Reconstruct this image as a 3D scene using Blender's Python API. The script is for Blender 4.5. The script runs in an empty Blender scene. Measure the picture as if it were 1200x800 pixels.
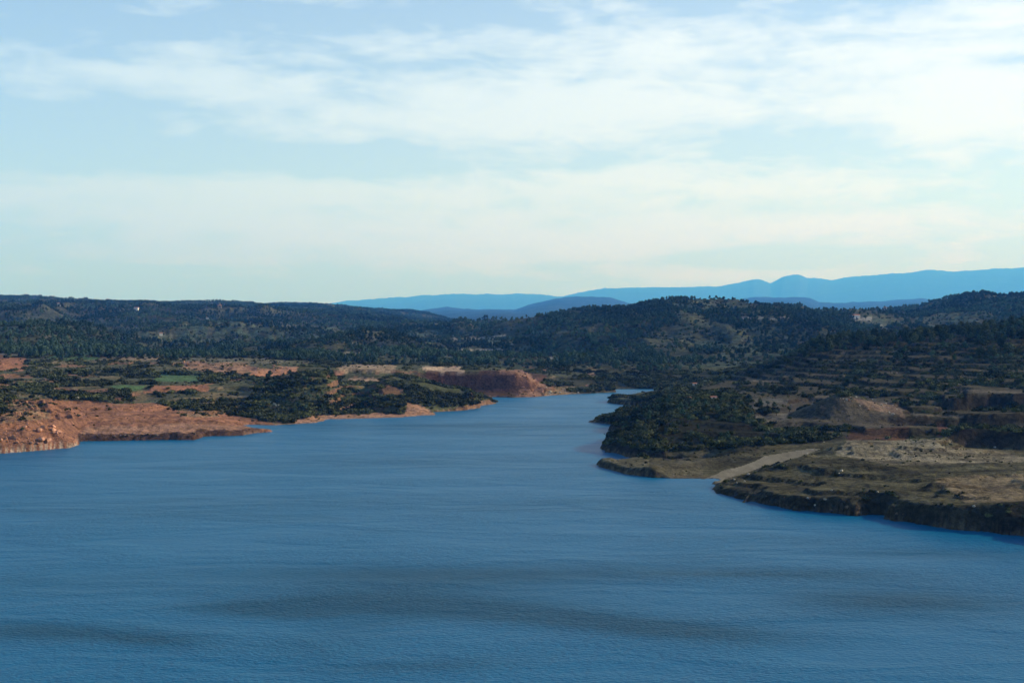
import bpy, bmesh, math, random
import numpy as np
R = math.radians
random.seed(7); rng = np.random.default_rng(11)
scene = bpy.context.scene
C = scene.collection

# ------------------------------------------------------------------ camera
F, YH, H = 1500.0, 375.0, 60.0           # focal length in photo pixels, eye-level row, metres above the lake
cam_d = bpy.data.cameras.new('camera'); cam = bpy.data.objects.new('camera', cam_d); C.objects.link(cam)
cam_d.sensor_width = 36; cam_d.lens = 36*F/1200; cam_d.shift_y = -(400-YH)/1200
cam_d.clip_start = 1; cam_d.clip_end = 400000
cam.location = (0, 0, H); cam.rotation_euler = (R(90), 0, 0)
scene.camera = cam
scene.view_settings.view_transform = 'Standard'; scene.view_settings.look = 'None'
scene.view_settings.exposure = 0.22; scene.view_settings.gamma = 1
scene.cycles.use_denoising = True
scene.cycles.max_bounces = 5; scene.cycles.volume_bounces = 1
scene.cycles.sample_clamp_indirect = 3

# ------------------------------------------------------------------ sun and sky
SUN_AZ, SUN_EL = 77.0, 23.0              # degrees clockwise from the view direction (+Y), degrees above the horizon
sd = bpy.data.lights.new('sun', 'SUN'); sd.energy = 5.0; sd.angle = R(0.6); sd.color = (1.0, 0.92, 0.80)
sun = bpy.data.objects.new('sun', sd); C.objects.link(sun)
sun.rotation_euler = (R(90-SUN_EL), 0, R(180-SUN_AZ)); sun.location = (300, 0, 200)

class NB:
    """small helper that wires math nodes"""
    def __init__(s, nt): s.nt = nt
    def n(s, t, **k):
        nd = s.nt.nodes.new(t)
        for a, b in k.items(): setattr(nd, a, b)
        return nd
    def put(s, sock, v):
        if isinstance(v, (int, float, tuple)): sock.default_value = v
        else: s.nt.links.new(v, sock)
    def m(s, op, a, b=None, c=None, clamp=False):
        nd = s.n('ShaderNodeMath', operation=op); nd.use_clamp = clamp
        s.put(nd.inputs[0], a)
        if b is not None: s.put(nd.inputs[1], b)
        if c is not None: s.put(nd.inputs[2], c)
        return nd.outputs[0]
    def mix(s, f, a, b, mode='MIX'):
        nd = s.n('ShaderNodeMix', data_type='RGBA', blend_type=mode)
        s.put(nd.inputs[0], f); s.put(nd.inputs[6], a); s.put(nd.inputs[7], b)
        return nd.outputs[2]
    def noise(s, vec, scale, detail=4, rough=0.5, dist=0.0):
        nd = s.n('ShaderNodeTexNoise'); s.put(nd.inputs['Vector'], vec)
        nd.inputs['Scale'].default_value = scale; nd.inputs['Detail'].default_value = detail
        nd.inputs['Roughness'].default_value = rough; nd.inputs['Distortion'].default_value = dist
        return nd.outputs[0]
    def remap(s, v, a, b, c=0.0, d=1.0, smooth=True):
        nd = s.n('ShaderNodeMapRange', interpolation_type='SMOOTHSTEP' if smooth else 'LINEAR')
        for i, x in enumerate((v, a, b, c, d)): s.put(nd.inputs[i], x)
        return nd.outputs[0]
    def comb(s, x, y, z):
        nd = s.n('ShaderNodeCombineXYZ')
        for i, v in enumerate((x, y, z)): s.put(nd.inputs[i], v)
        return nd.outputs[0]

world = bpy.data.worlds.new('World'); scene.world = world; world.use_nodes = True
wt = world.node_tree; wt.nodes.clear(); b = NB(wt)
sky = b.n('ShaderNodeTexSky', sky_type='NISHITA'); sky.sun_disc = False
sky.sun_elevation = R(SUN_EL); sky.sun_rotation = R(SUN_AZ)
sky.air_density = 1.0; sky.dust_density = 0.4; sky.ozone_density = 2.0; sky.altitude = 300
gen = b.n('ShaderNodeTexCoord').outputs['Generated']
sep = b.n('ShaderNodeSeparateXYZ'); b.put(sep.inputs[0], gen)
sx, sy, sz = sep.outputs
AZ = b.m('MULTIPLY', b.m('ARCTAN2', sx, sy), 57.2958)
EL = b.m('MULTIPLY', b.m('ARCSINE', sz), 57.2958)
# cloud sheet seen in perspective: direction / height
zc = b.m('ADD', b.m('MAXIMUM', sz, 0.0), 0.11)
pv = b.comb(b.m('DIVIDE', sx, zc), b.m('MULTIPLY', b.m('DIVIDE', sy, zc), 1.5), 3.7)
n1 = b.noise(pv, 0.75, 6, 0.52, 0.35)
pv2 = b.comb(b.m('MULTIPLY', AZ, 0.055), b.m('MULTIPLY', EL, 0.26), 1.3)
n2 = b.noise(pv2, 1.3, 6, 0.50, 0.6)
pv3 = b.comb(b.m('MULTIPLY', AZ, 0.16), b.m('MULTIPLY', EL, 0.60), 8.3)
n3 = b.noise(pv3, 1.5, 5, 0.56, 0.5)
n4 = b.noise(b.comb(b.m('MULTIPLY', AZ, 0.42), b.m('MULTIPLY', EL, 1.15), 5.1), 1.2, 5, 0.6, 0.4)
dens = b.m('ADD', b.m('MULTIPLY', n1, 0.5), b.m('ADD', b.m('MULTIPLY', n2, 0.55), b.m('ADD', b.m('MULTIPLY_ADD', n3, 0.52, -.13), b.m('MULTIPLY', b.m('SUBTRACT', n4, 0.5), 0.30))))
# soft banks and gaps of the cloud sheet: azimuth, elevation, half widths, strength
def uv(u, v): return math.degrees(math.atan((u-600)/F)), math.degrees(math.atan((YH-v)/F))
BLOBS = [(690,125,210,30,.20),(1090,130,110,40,.20),(950,60,260,45,.12),(470,225,280,22,.12),(140,222,190,24,.14),
         (290,110,90,16,.14),(130,95,110,22,.08),(330,270,400,40,.13),(880,240,330,60,.09),
         (380,188,330,20,-.20),(600,20,420,30,-.16),(880,160,190,22,-.10),(60,160,120,30,-.14),(930,303,120,11,-.45),
         (150,340,330,10,-.45),(165,318,90,6,-.25),(0,30,160,60,-.12),(1180,60,110,90,.10),(760,180,120,14,-.10),
         (700,295,420,30,.05)]
for (u, v, wu, wv, s) in BLOBS:
    a0, e0 = uv(u, v); wa, we = wu/26.2, wv/26.2
    qa = b.m('POWER', b.m('ABSOLUTE', b.m('DIVIDE', b.m('SUBTRACT', AZ, a0), wa)), 2.0)
    qe = b.m('POWER', b.m('ABSOLUTE', b.m('DIVIDE', b.m('SUBTRACT', EL, e0), we)), 2.0)
    g = b.m('EXPONENT', b.m('MULTIPLY', b.m('ADD', qa, qe), -1.0))
    dens = b.m('MULTIPLY_ADD', g, s, dens)
cl = b.m('MAXIMUM', b.remap(dens, 0.36, 0.88), b.remap(EL, 5.0, 30.0, 0.52, 0.0))
cool = b.remap(EL, 0.0, 6.0, 1.0, 0.0)
# thin cloud is brighter towards the sun
sdv = (math.sin(R(SUN_AZ))*math.cos(R(SUN_EL)), math.cos(R(SUN_AZ))*math.cos(R(SUN_EL)), math.sin(R(SUN_EL)))
dp = b.n('ShaderNodeVectorMath', operation='DOT_PRODUCT'); b.put(dp.inputs[0], gen); dp.inputs[1].default_value = sdv
glow = b.remap(dp.outputs['Value'], -0.35, 0.75)
ccol = b.mix(glow, (4.4, 6.1, 7.4, 1), (7.7, 8.6, 9.2, 1))
skyc = b.mix(1.0, sky.outputs[0], (0.92, 1.20, 1.32, 1), 'MULTIPLY')
# higher up the sheet thins out into blue
thin = b.remap(EL, 13.0, 26.0, 1.0, 0.15)
ccol = b.mix(cool, ccol, b.mix(1.0, ccol, (.84, .84, 1.36, 1), 'MULTIPLY'))
skyc = b.mix(cool, skyc, b.mix(1.0, skyc, (.46, .66, 1.25, 1), 'MULTIPLY'))
col = b.mix(b.m('MULTIPLY', cl, thin), skyc, ccol)
bg = b.n('ShaderNodeBackground'); b.put(bg.inputs[0], col); bg.inputs[1].default_value = 0.11
out = b.n('ShaderNodeOutputWorld'); wt.links.new(bg.outputs[0], out.inputs[0])
world.cycles.sampling_method = 'MANUAL'; world.cycles.sample_map_resolution = 512

# ------------------------------------------------------------------ noise on arrays
def _hash(ix, iy, seed):
    h = (ix.astype(np.int64)*374761393 + iy.astype(np.int64)*668265263 + seed*982451653) & 0xffffffff
    h = ((h ^ (h >> 13))*1274126177) & 0xffffffff
    return ((h ^ (h >> 16)) & 0xffff)/65535.0
def vnoise(x, y, seed=0):
    ix = np.floor(x); iy = np.floor(y); fx = x-ix; fy = y-iy
    fx = fx*fx*fx*(fx*(fx*6-15)+10); fy = fy*fy*fy*(fy*(fy*6-15)+10)
    a = _hash(ix, iy, seed); c = _hash(ix+1, iy, seed); d = _hash(ix, iy+1, seed); e = _hash(ix+1, iy+1, seed)
    return (a*(1-fx)+c*fx)*(1-fy)+(d*(1-fx)+e*fx)*fy
def fbm(x, y, octaves=4, seed=0, gain=0.5):      # -1 .. 1
    s = 0; a = 1; t = 0
    for k in range(octaves):
        s = s+a*(vnoise(x*2**k+17.3*k, y*2**k-9.1*k, seed+k)*2-1); t += a; a *= gain
    return s/t
def ridged(x, y, octaves=4, seed=0):
    s = 0; a = 1; t = 0
    for k in range(octaves):
        s = s+a*(1-np.abs(vnoise(x*2**k+5.3*k, y*2**k+3.7*k, seed+k)*2-1)*2); t += a; a *= 0.5
    return s/t
def sstep(x, a, c):
    t = np.clip((x-a)/(c-a), 0, 1); return t*t*(3-2*t)

# ------------------------------------------------------------------ the lake outline (rows on the water plane)
def W(u, v):
    D = H*F/(v-YH); return ((u-600)/F*D, D)
LAKE_UV = [(-300,545),(-120,537),(0,531),(30,529),(60,526),(80,524.5),(93,520),(90,516.8),(110,516.4),(150,516),(200,515),(228,515.5),
  (240,511),(262,510.5),(285,510),(302,507),(320,505.8),(300,504),(272,500),(290,497.5),(320,498),(350,496.5),(372,495),(385,491),
  (410,490.5),(440,489.5),(470,489),(490,487),(512,486),(503,483),(530,481.5),(545,480.5),(563,477.5),(561,475.5),(583,472.5),(572,469),
  (560,466.5),(575,465.2),(600,465.6),(628,465),(650,462.8),(672,461.6),(690,460.8),(722,459.3),(721,458),(700,456.7),(712,456),(745,455.7),(776,456),
  (788,458),(750,464),(728,468),(711,471),(728,474),(745,475),(785,476),(765,480),(735,485),(715,489),(689,494.5),(705,496),(722,497.5),(748,499),(724,500.5),(726,502),
  (711,503.6),(722,506),(740,506.5),(758,508),(735,514),(718,518),(701,525),(712,529.5),(722,530.5),(735,535),(750,537),(760,539.2),(800,541),(826,541.4),
  (790,542.4),(740,542.8),(697,543.6),(703,547),(716,550),(730,555),(748,557.5),(765,559),(790,560),(828,560.5),(842,562),(836,570),(831,575),(842,579.5),
  (856,582),(872,588),(884,587.5),(900,592),(915,594),(930,598.5),(950,599),(985,601.5),(1003,603),(1030,604),(1052,610),(1070,614),(1096,617),(1140,622),(1200,627),
  (1300,648),(1500,690)]
LAKE = [W(*p) for p in LAKE_UV]+[(260,180),(330,-160),(-480,-160),(-430,300)]
LAKE = np.array(LAKE)
def sdist(px, py, poly):                         # metres, positive outside (= on land)
    P = np.stack([px, py], -1); A = poly; Bq = np.roll(poly, -1, 0)
    best = np.full(px.shape, 1e18); inside = np.zeros(px.shape, bool)
    for (ax, ay), (bx, by) in zip(A, Bq):
        dx, dy = bx-ax, by-ay; L = dx*dx+dy*dy+1e-9
        t = np.clip(((px-ax)*dx+(py-ay)*dy)/L, 0, 1)
        best = np.minimum(best, (px-ax-t*dx)**2+(py-ay-t*dy)**2)
        cond = ((ay > py) != (by > py)) & (px < (bx-ax)*(py-ay)/(by-ay+1e-12)+ax)
        inside ^= cond
    d = np.sqrt(best); return np.where(inside, -d, d)
def inpoly(u, v, poly):
    ins = np.zeros(u.shape, bool)
    for (ax, ay), (bx, by) in zip(poly, poly[1:]+poly[:1]):
        ins ^= ((ay > v) != (by > v)) & (u < (bx-ax)*(v-ay)/(by-ay+1e-12)+ax)
    return ins

# ------------------------------------------------------------------ terrain: heights of successive rings of land
def prof(*p): return p
RINGS = [
 (240, prof((-300,715),(1000,715),(1200,712),(1700,690))),
 (330, prof((-300,650),(700,650),(1000,628),(1100,612),(1200,606),(1700,590))),
 (350, prof((-300,640),(700,640),(1000,618),(1100,602),(1200,597),(1700,580))),
 (420, prof((-300,600),(700,600),(800,588),(900,577),(1000,567),(1100,563),(1200,562),(1700,545))),
 (470, prof((-300,575),(600,575),(700,560),(800,556),(900,549),(1000,543),(1100,540),(1200,541),(1700,520))),
 (520, prof((-300,545),(600,545),(700,541),(800,536),(900,527),(1000,518),(1100,519),(1200,522),(1700,505))),
 (560, prof((-300,512),(0,517),(100,522),(600,530),(700,524),(760,522),(850,519),(900,515),(980,510),(1100,507),(1200,511),(1700,485))),
 (620, prof((-300,488),(0,490),(55,494),(85,504),(112,514),(200,515),(300,512),(600,516),(700,510),(760,494),(800,488),(860,487),(900,492),(1000,492),(1100,490),(1200,485),(1700,460))),
 (700, prof((-300,472),(0,474),(60,480),(100,489),(200,493),(260,497),(300,501),(350,500),(600,503),(700,500),(750,487),(800,471),(850,466),(900,470),(950,476),(1000,474),(1100,470),(1200,464),(1700,440))),
 (800, prof((-300,457),(0,459),(100,466),(200,471),(270,479),(310,483),(360,478),(395,484),(410,488),(500,486),(700,484),(760,475),(800,462),(850,459),(900,460),(1000,455),(1100,446),(1200,440),(1700,415))),
 (860, prof((-300,450),(0,451),(100,457),(200,461),(280,465),(320,457),(345,449),(385,450),(402,466),(425,472),(455,452),(490,450),(520,462),(550,473),(600,480),(700,476),(760,467),(830,456),(900,453),(1000,445),(1100,434),(1200,428),(1700,405))),
 (910, prof((-300,445),(0,446),(100,451),(200,452),(280,455),(310,449),(335,439),(360,435),(385,437),(402,450),(430,456),(455,440),(475,432),(490,434),(520,446),(550,459),(565,467),(580,470),(600,472),(700,470),(760,463),(830,453),(900,447),(1000,434),(1100,422),(1200,415),(1700,395))),
 (1000, prof((-300,436),(0,437),(100,441),(200,441),(300,441),(360,447),(400,449),(440,447),(475,441),(500,447),(560,463),(600,464),(700,462),(760,459),(830,450),(870,442),(900,433),(950,416),(1000,408),(1100,400),(1200,391),(1700,375))),
 (1040, prof((-300,432),(0,433),(100,438),(200,437),(300,434),(350,441),(400,441),(440,439),(475,440),(500,448),(530,460),(600,461),(630,460),(700,459),(760,456),(840,448),(862,437),(900,425),(950,407),(1000,400),(1100,394),(1200,384),(1700,368))),
 (1051, prof((-300,430),(0,431),(100,436),(200,434),(300,430),(400,434),(440,432),(480,434),(500,433),(530,434),(560,434),(598,435),(615,441),(628,450),(650,457),(700,456),(760,455),(840,448),(862,437),(900,426),(950,406),(1000,399),(1100,393),(1200,383),(1700,368))),
 (1130, prof((-300,425),(0,426),(100,430),(200,428),(300,425),(400,430),(500,428),(560,430),(600,433),(640,444),(700,453),(760,453),(830,446),(900,432),(1000,405),(1100,398),(1200,388),(1700,372))),
 (1170, prof((-300,422),(0,423),(100,427),(200,426),(300,422),(400,428),(500,428),(600,434),(630,438),(700,443),(760,444),(830,442),(900,430),(1000,407),(1100,400),(1200,390),(1700,374))),
 (1250, prof((-300,417),(0,418),(100,422),(200,422),(300,420),(400,425),(500,427),(600,431),(700,434),(760,436),(830,434),(900,426),(1000,408),(1100,400),(1200,390),(1700,375))),
 (1450, prof((-300,396),(0,402),(50,398),(100,404),(200,413),(300,415),(400,418),(500,418),(600,420),(700,419),(800,416),(900,412),(1000,408),(1100,404),(1200,396),(1700,376))),
 (1800, prof((-300,378),(0,379),(40,376),(80,384),(120,390),(200,400),(300,405),(400,407),(500,403),(600,403),(700,397),(800,389),(900,388),(1000,396),(1100,398),(1200,392),(1700,372))),
 (2100, prof((-300,390),(0,392),(100,397),(200,394),(300,398),(400,400),(500,396),(600,390),(640,382),(700,377),(800,366),(900,373),(1000,382),(1100,388),(1200,382),(1700,362))),
 (2320, prof((-300,392),(0,394),(100,396),(200,390),(300,393),(400,396),(500,393),(560,387),(600,380),(640,371),(690,365),(735,364),(760,357),(790,352),(830,351),(870,355),(920,360),(960,363),(1000,365),(1030,369),(1060,372),(1100,372),(1200,364),(1700,345))),
 (2700, prof((-300,370),(0,370),(100,374),(200,376),(300,378),(400,386),(500,388),(560,387),(600,386),(700,376),(800,364),(900,368),(1000,374),(1050,369),(1080,362),(1110,355),(1130,351),(1200,345),(1400,338),(1700,338))),
 (3800, prof((-300,360),(0,360),(100,363),(200,365),(300,367),(400,373),(470,380),(500,385),(560,386),(600,386),(700,380),(800,372),(900,372),(1000,376),(1100,364),(1200,352),(1700,345))),
 (6600, prof((-300,348),(0,348.5),(30,348),(60,351.5),(100,354),(150,354),(180,355),(250,356),(300,357),(345,356.5),(400,358.5),(440,363),(480,364),(500,367),(515,372),(530,377),(560,382),(600,386),(800,378),(1000,376),(1100,370),(1200,360),(1700,352))),
 (8200, prof((-300,368),(0,368),(500,380),(600,381),(1000,378),(1200,370),(1700,365))),
 (11000, prof((-300,376),(0,376),(480,378),(520,374),(560,371),(590,369),(620,372),(700,376),(1000,374),(1700,376))),
 (23000, prof((-300,372),(400,372),(450,372),(480,366),(500,362),(525,360),(560,362.5),(585,362),(603,363),(625,355),(650,349),(675,347),(715,348),(735,354),(760,358),(820,358),(868,351),(885,348),(930,348),(950,350),(960,354.5),(1000,354),(1040,353),(1080,350),(1110,355),(1200,360),(1700,365))),
 (35000, prof((-300,378),(1700,378))),
 (60000, prof((-300,366),(0,366),(300,363),(370,359),(385,355),(400,353),(440,350),(470,348),(500,346),(530,344),(560,345),(600,343),(630,344),(658,347),(668,344),(700,338),(740,336),(780,336),(800,337),(840,336),(868,330),(885,326),(893,327),(903,331),(918,323),(935,321),(946,326),(955,325),(975,328),(1000,324),(1040,319),(1080,316),(1110,317),(1150,315),(1200,313),(1450,314),(1700,320))),
 (74000, prof((-300,372),(1700,372))),
 (160000, prof((-300,375),(1700,375))),
]
US = np.concatenate([np.arange(-300,-20,7.0), np.arange(-20,1220,1.5), np.arange(1220,1704,7.0)])
def geo(a, c, r): n = int(math.log(c/a)/math.log(r)); return np.geomspace(a, c, n, endpoint=False)
DS = np.concatenate([geo(245,334,1.009), geo(334,1180,1.0035), geo(1180,2600,1.0075), geo(2600,8000,1.018), geo(8000,74000,1.03), np.array([74000,100000,160000.0])])
nU, nD = len(US), len(DS)
ringD = np.log([r[0] for r in RINGS])
ringY = np.array([np.interp(US, *zip(*r[1])) for r in RINGS])
def pchip(x, Y, xi):
    h = np.diff(x)[:, None]; dl = np.diff(Y, axis=0)/h
    m = np.zeros_like(Y); w1 = 2*h[1:]+h[:-1]; w2 = h[1:]+2*h[:-1]
    same = dl[1:]*dl[:-1] > 0
    with np.errstate(all='ignore'):
        m[1:-1] = np.where(same, (w1+w2)/(w1/dl[:-1]+w2/dl[1:]), 0)
    m[0] = dl[0]; m[-1] = dl[-1]
    k = np.clip(np.searchsorted(x, xi)-1, 0, len(x)-2); t = ((xi-x[k])/(x[k+1]-x[k]))[:, None]; hh = (x[k+1]-x[k])[:, None]
    return ((2*t**3-3*t**2+1)*Y[k]+(t**3-2*t**2+t)*hh*m[k]+(-2*t**3+3*t**2)*Y[k+1]+(t**3-t**2)*hh*m[k+1])
ys = pchip(ringD, ringY, np.log(DS))
U, D = np.meshgrid(US, DS); X = (U-600)/F*D
E = H-(ys-YH)*D/F
# light smoothing across columns (keeps the polylines from showing corners)
k3 = np.array([1, 2, 3, 2, 1.])/9
Ep = np.pad(E, ((0, 0), (2, 2)), 'edge'); E = sum(k3[i]*Ep[:, i:i+nU] for i in range(5))

near = 1-sstep(D, 1100, 1500); mid = sstep(D, 1050, 1400)*(1-sstep(D, 7400, 9500)); far = sstep(D, 9500, 14000)
right = sstep(U, 760, 860)
E += (1-sstep(U, 300, 360))*(1-sstep(D, 720, 780))*((.5+1.3*(1-sstep(U, 80, 120)))*ridged(X/13+3, D/30, 4, 15)+.6*fbm(X/6, D/9, 3, 16)+(1-sstep(U, 80, 110))*2.2*ridged(X/6+D/14, D/11, 3, 17))
E += near*(1.3*fbm(X/55, D/55, 4, 3)+0.9*ridged(X/22+4, D/30, 3, 9)*sstep(D, 560, 700))
# hills: gullies running down to the lake
g1 = ridged(X/230+0.6*fbm(X/300, D/300, 2, 5), D/420, 4, 21); g2 = fbm(X/90, D/120, 4, 31)
cr = sstep(D, 1300, 1800)
hw_ = 1-np.exp(-((D-2330)/300)**2)*sstep(U, 540, 640)*.75-np.exp(-((D-6600)/800)**2)*.8
E += mid*(26*(g1-0.3)*cr*hw_+22*(ridged(X/420+3, D/520, 3, 71)-.3)*cr*hw_+4.5*g2*(0.4+cr))
E += mid*cr*3.0*fbm(X/28, D/40, 3, 61)
dn = D/20000
E += far*(38*dn*ridged(X/(900*dn+300), D/1500, 5, 41)-18*dn+10*dn*fbm(X/160, D/300, 4, 44))
# spoil heap and hummocks on the right bank
def bump(u0, D0, wu, wd, h, p=2.0, warp=1.0):
    du = (X-(u0-600)/F*D0)/wu; dd = (D-D0)/wd
    r = np.sqrt(np.abs(du)**p+np.abs(dd)**p)+0.10*warp*fbm(X/9, D/9, 3, 77)
    return h*np.clip(1-r, 0, 1)**0.9
E = np.maximum(E, E+bump(982, 640, 25, 30, 12.5, 1.6, .6))
E += bump(1032, 652, 16, 20, 3.5)+bump(1010, 640, 12, 14, 2.5)
E += bump(930, 470, 26, 22, 2.2)+bump(1010, 455, 24, 16, 2.4)+bump(870, 478, 14, 18, 1.8)+bump(800, 497, 22, 14, 1.6)+bump(1140, 470, 30, 20, 1.5)
def step(u0, D0, w, h, soft=5.0, reach=45.0):
    Dw = D+8*fbm(X/22, X/40+D0, 3, int(D0)); return h*(sstep(Dw, D0-soft/2, D0+soft/2)-.5)*np.exp(-((D-D0)/reach)**4)*sstep(U, u0, u0+w)
CL = step(1095, 541, 40, 7.5)+step(1085, 690, 40, 7)+step(985, 566, 40, 3.5, 5, 30)*(1-sstep(U, 1090, 1120))+step(1000, 610, 60, 4, 5, 30)
E += CL
# terraces: flat treads, steep stony risers
def terr(z, s, sharp, off):
    t = z/s+off; f = np.floor(t); r = t-f
    RISER.append(sstep(r, 0.42, 0.72)); return (f+sstep(r, 1-sharp, 1.0)-off)*s+0.05*s*r
RISER = []
wob = 0.5*fbm(X/60, D/60, 3, 51)
tR = right*sstep(D, 540, 580)*(1-sstep(D, 1040, 1080))*(1-sstep(bump(978, 640, 34, 44, 1.0), 0, .15))
E = E*(1-0.85*tR)+0.85*tR*terr(E, 3.0, 0.16, wob*1.3)
tP = sstep(U, 820, 870)*sstep(D, 350, 400)*(1-sstep(D, 520, 570))
E = E*(1-0.75*tP)+0.75*tP*terr(E, 1.9, 0.16, 1.3*fbm(X/45, D/26, 4, 52))
E += 0.9*ridged(X/30+2, D/14, 3, 54)*tP
tL = (1-right)*sstep(D, 690, 760)*(1-sstep(D, 1200, 1320))
E = E*(1-0.6*tL)+0.6*tL*terr(E, 4.2, 0.25, 0.8*fbm(X/90, D/90, 3, 57))
tM = mid*sstep(D, 1150, 1300)*(1-sstep(D, 2500, 2900))*sstep(fbm(X/400, D/400, 2, 58), -0.5, 0.1)
E = E*(1-0.6*tM)+0.6*tM*terr(E, 8.0, 0.25, fbm(X/150, D/150, 3, 59))
# bank at the water
warpx = 2.2*fbm(X/7, D/7, 4, 91); sdm = np.full(X.shape, 1e3); sel = D < 1400
sdm[sel] = sdist(X[sel], D[sel], LAKE)
sdw = sdm+np.clip(warpx*np.where((U > 820) & (D < 560), 1.7, .9), -3.5, 3.5)*np.clip(1-np.abs(sdm)/40, 0, 1)
steep = 1.6*sstep(U, 840, 900)*(1-sstep(D, 520, 600))+1.0*(1-sstep(U, 60, 110))+0.55*(1-sstep(U, 300, 340))*sstep(U, 90, 120)+0.9*sstep(U, 520, 560)*(1-right)+0.5*sstep(U, 700, 760)*sstep(D, 560, 640)
lowspit = np.exp(-(((U-760)/95)**4+((D-513)/29)**4))*(U < 900)
beach = inpoly(U, H*F/D+YH, [(812,563),(845,565),(905,545),(985,520),(965,510),(885,533)])
bankh = 0.25+(1.0+2.4*steep*(1+.9*fbm(X/9, D/9, 3, 97)))*(1-np.exp(-np.maximum(sdw, 0)/np.where(U < 330, .6, 1.3)))+np.maximum(sdw, 0)*(0.27+0.12*steep)*(1-0.85*lowspit)
spit = np.exp(-(((U-760)/90)**2+((D-520)/22)**2))
Eb = np.maximum(E, 1.2)
Z = np.where(sdw > 0, -np.log(np.exp(-Eb/1.2)+np.exp(-bankh/1.2))*1.2, 0)
Z = np.where(sdw > 0, np.maximum(Z, np.minimum(0.25, sdw*0.3)), np.maximum(sdw*0.5, -4))
Z = np.where(D < 1400, Z, np.maximum(E, 1.0))
Z += (sdw > 0)*near*0.32*fbm(X/2.6, D/5, 3, 95)*sstep(sdw, 0, 3)
# the sandy track graded down to the water
TR = [((u-600)/F*d, d, z) for (u, y, z) in [(832,563,-.5),(838,561,.1),(870,549,1.5),(905,538,3.2),(940,528,5.0),(975,519,7.0),(1010,513,9.0)] for d in [(H-z)*F/(y-YH)]]
td = np.full(X.shape, 1e9); tz = np.zeros(X.shape)
for (ax, ay, az_), (bx, by, bz) in zip(TR[:-1], TR[1:]):
    dx, dy = bx-ax, by-ay; t = np.clip(((X-ax)*dx+(D-ay)*dy)/(dx*dx+dy*dy), 0, 1); dd_ = np.hypot(X-ax-t*dx, D-ay-t*dy)
    better = dd_ < td; td = np.where(better, dd_, td); tz = np.where(better, az_+t*(bz-az_), tz)
twid = 9.0; tw = (1-sstep(td, twid, twid+16))*(sdw > -1)
Z = Z*(1-tw)+np.maximum(tz, 0.1)*tw
YS = YH+(H-Z)*F/D                                # the row on which each point of the ground shows
runmin = np.minimum.accumulate(np.where(sdw > -2, YS, H*F/D+YH), axis=0)
hid = np.vstack([np.full((1, nU), 2000.), runmin[:-1]])   # lowest row hidden by what lies in front

def gi(u, d):
    fu = np.interp(u, US, np.arange(nU)); fd = np.interp(np.log(d), np.log(DS), np.arange(nD)); return fu, fd
def samp(A, u, d):
    fu, fd = gi(u, d); iu = np.minimum(fu.astype(int), nU-2); jd = np.minimum(fd.astype(int), nD-2); a = fu-iu; c = fd-jd
    return (A[jd, iu]*(1-a)+A[jd, iu+1]*a)*(1-c)+(A[jd+1, iu]*(1-a)+A[jd+1, iu+1]*a)*c
def ground_at(u, y):
    """first visible point of the ground under photo position (u, y)"""
    i = int(np.argmin(np.abs(US-u))); col = YS[:, i]; ok = (Z[:, i] > 0.1) & (col <= y)
    j = int(np.argmax(ok)); return X[j, i], D[j, i], Z[j, i]
slope_d = np.gradient(Z, axis=0)/np.gradient(D, axis=0)
slope_x = np.gradient(Z, axis=1)/np.gradient(X, axis=1)
steepness = np.sqrt(slope_d**2+slope_x**2)

# ------------------------------------------------------------------ what covers the ground: soil colours with some painted shade, and how densely it is overgrown
wu = U+9*fbm(X/25, D/25, 3, 101)*np.clip(900/D, .3, 1.5); wy = YS+2.2*fbm(X/18+9, D/30, 3, 103)
RED = (.33,.145,.082); TAN = (.36,.25,.155); DULL = (.13,.105,.07); OLIVE = (.062,.062,.034); PALE = (.34,.29,.22); GREEN = (.085,.150,.062); BROWN = (.17,.085,.05)
GREY = (.20,.19,.16)
cover = np.empty(U.shape+(3,)); cover[:] = OLIVE
veg = np.ones(U.shape)*1.0
treadR = tR*(1-RISER[0])*sstep(U+(D-700)*.2, 850, 880); treadM = tM*(1-RISER[3]); treadL = tL*(1-RISER[2])*(1-(U > 300)*(U < 620)*(D > 760)*(D < 985))
base_n = fbm(X/70, D/70, 4, 111)[..., None]
cover = cover*(1+0.5*base_n)+np.clip(base_n, 0, 1)*np.array([.04,.032,.016])
for tr_, tc, k_ in ((treadR, (.135,.115,.070), .9), (treadM, (.062,.082,.050), .85), (treadL, (.10,.10,.055), .6)):
    w_ = (tr_*sstep(fbm(X/50, D/90, 3, 117), *((-.9, -.3) if tr_ is treadR else (-.6, -.1))))[..., None]*k_; cover = cover*(1-w_)+np.array(tc)*w_; veg *= 1-.90*w_[..., 0]/k_
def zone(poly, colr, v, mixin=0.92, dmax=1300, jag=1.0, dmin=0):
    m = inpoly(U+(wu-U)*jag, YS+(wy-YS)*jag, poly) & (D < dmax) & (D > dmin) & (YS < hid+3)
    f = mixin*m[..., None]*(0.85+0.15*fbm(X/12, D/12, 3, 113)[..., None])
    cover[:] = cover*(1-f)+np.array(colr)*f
    veg[m] = v
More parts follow.
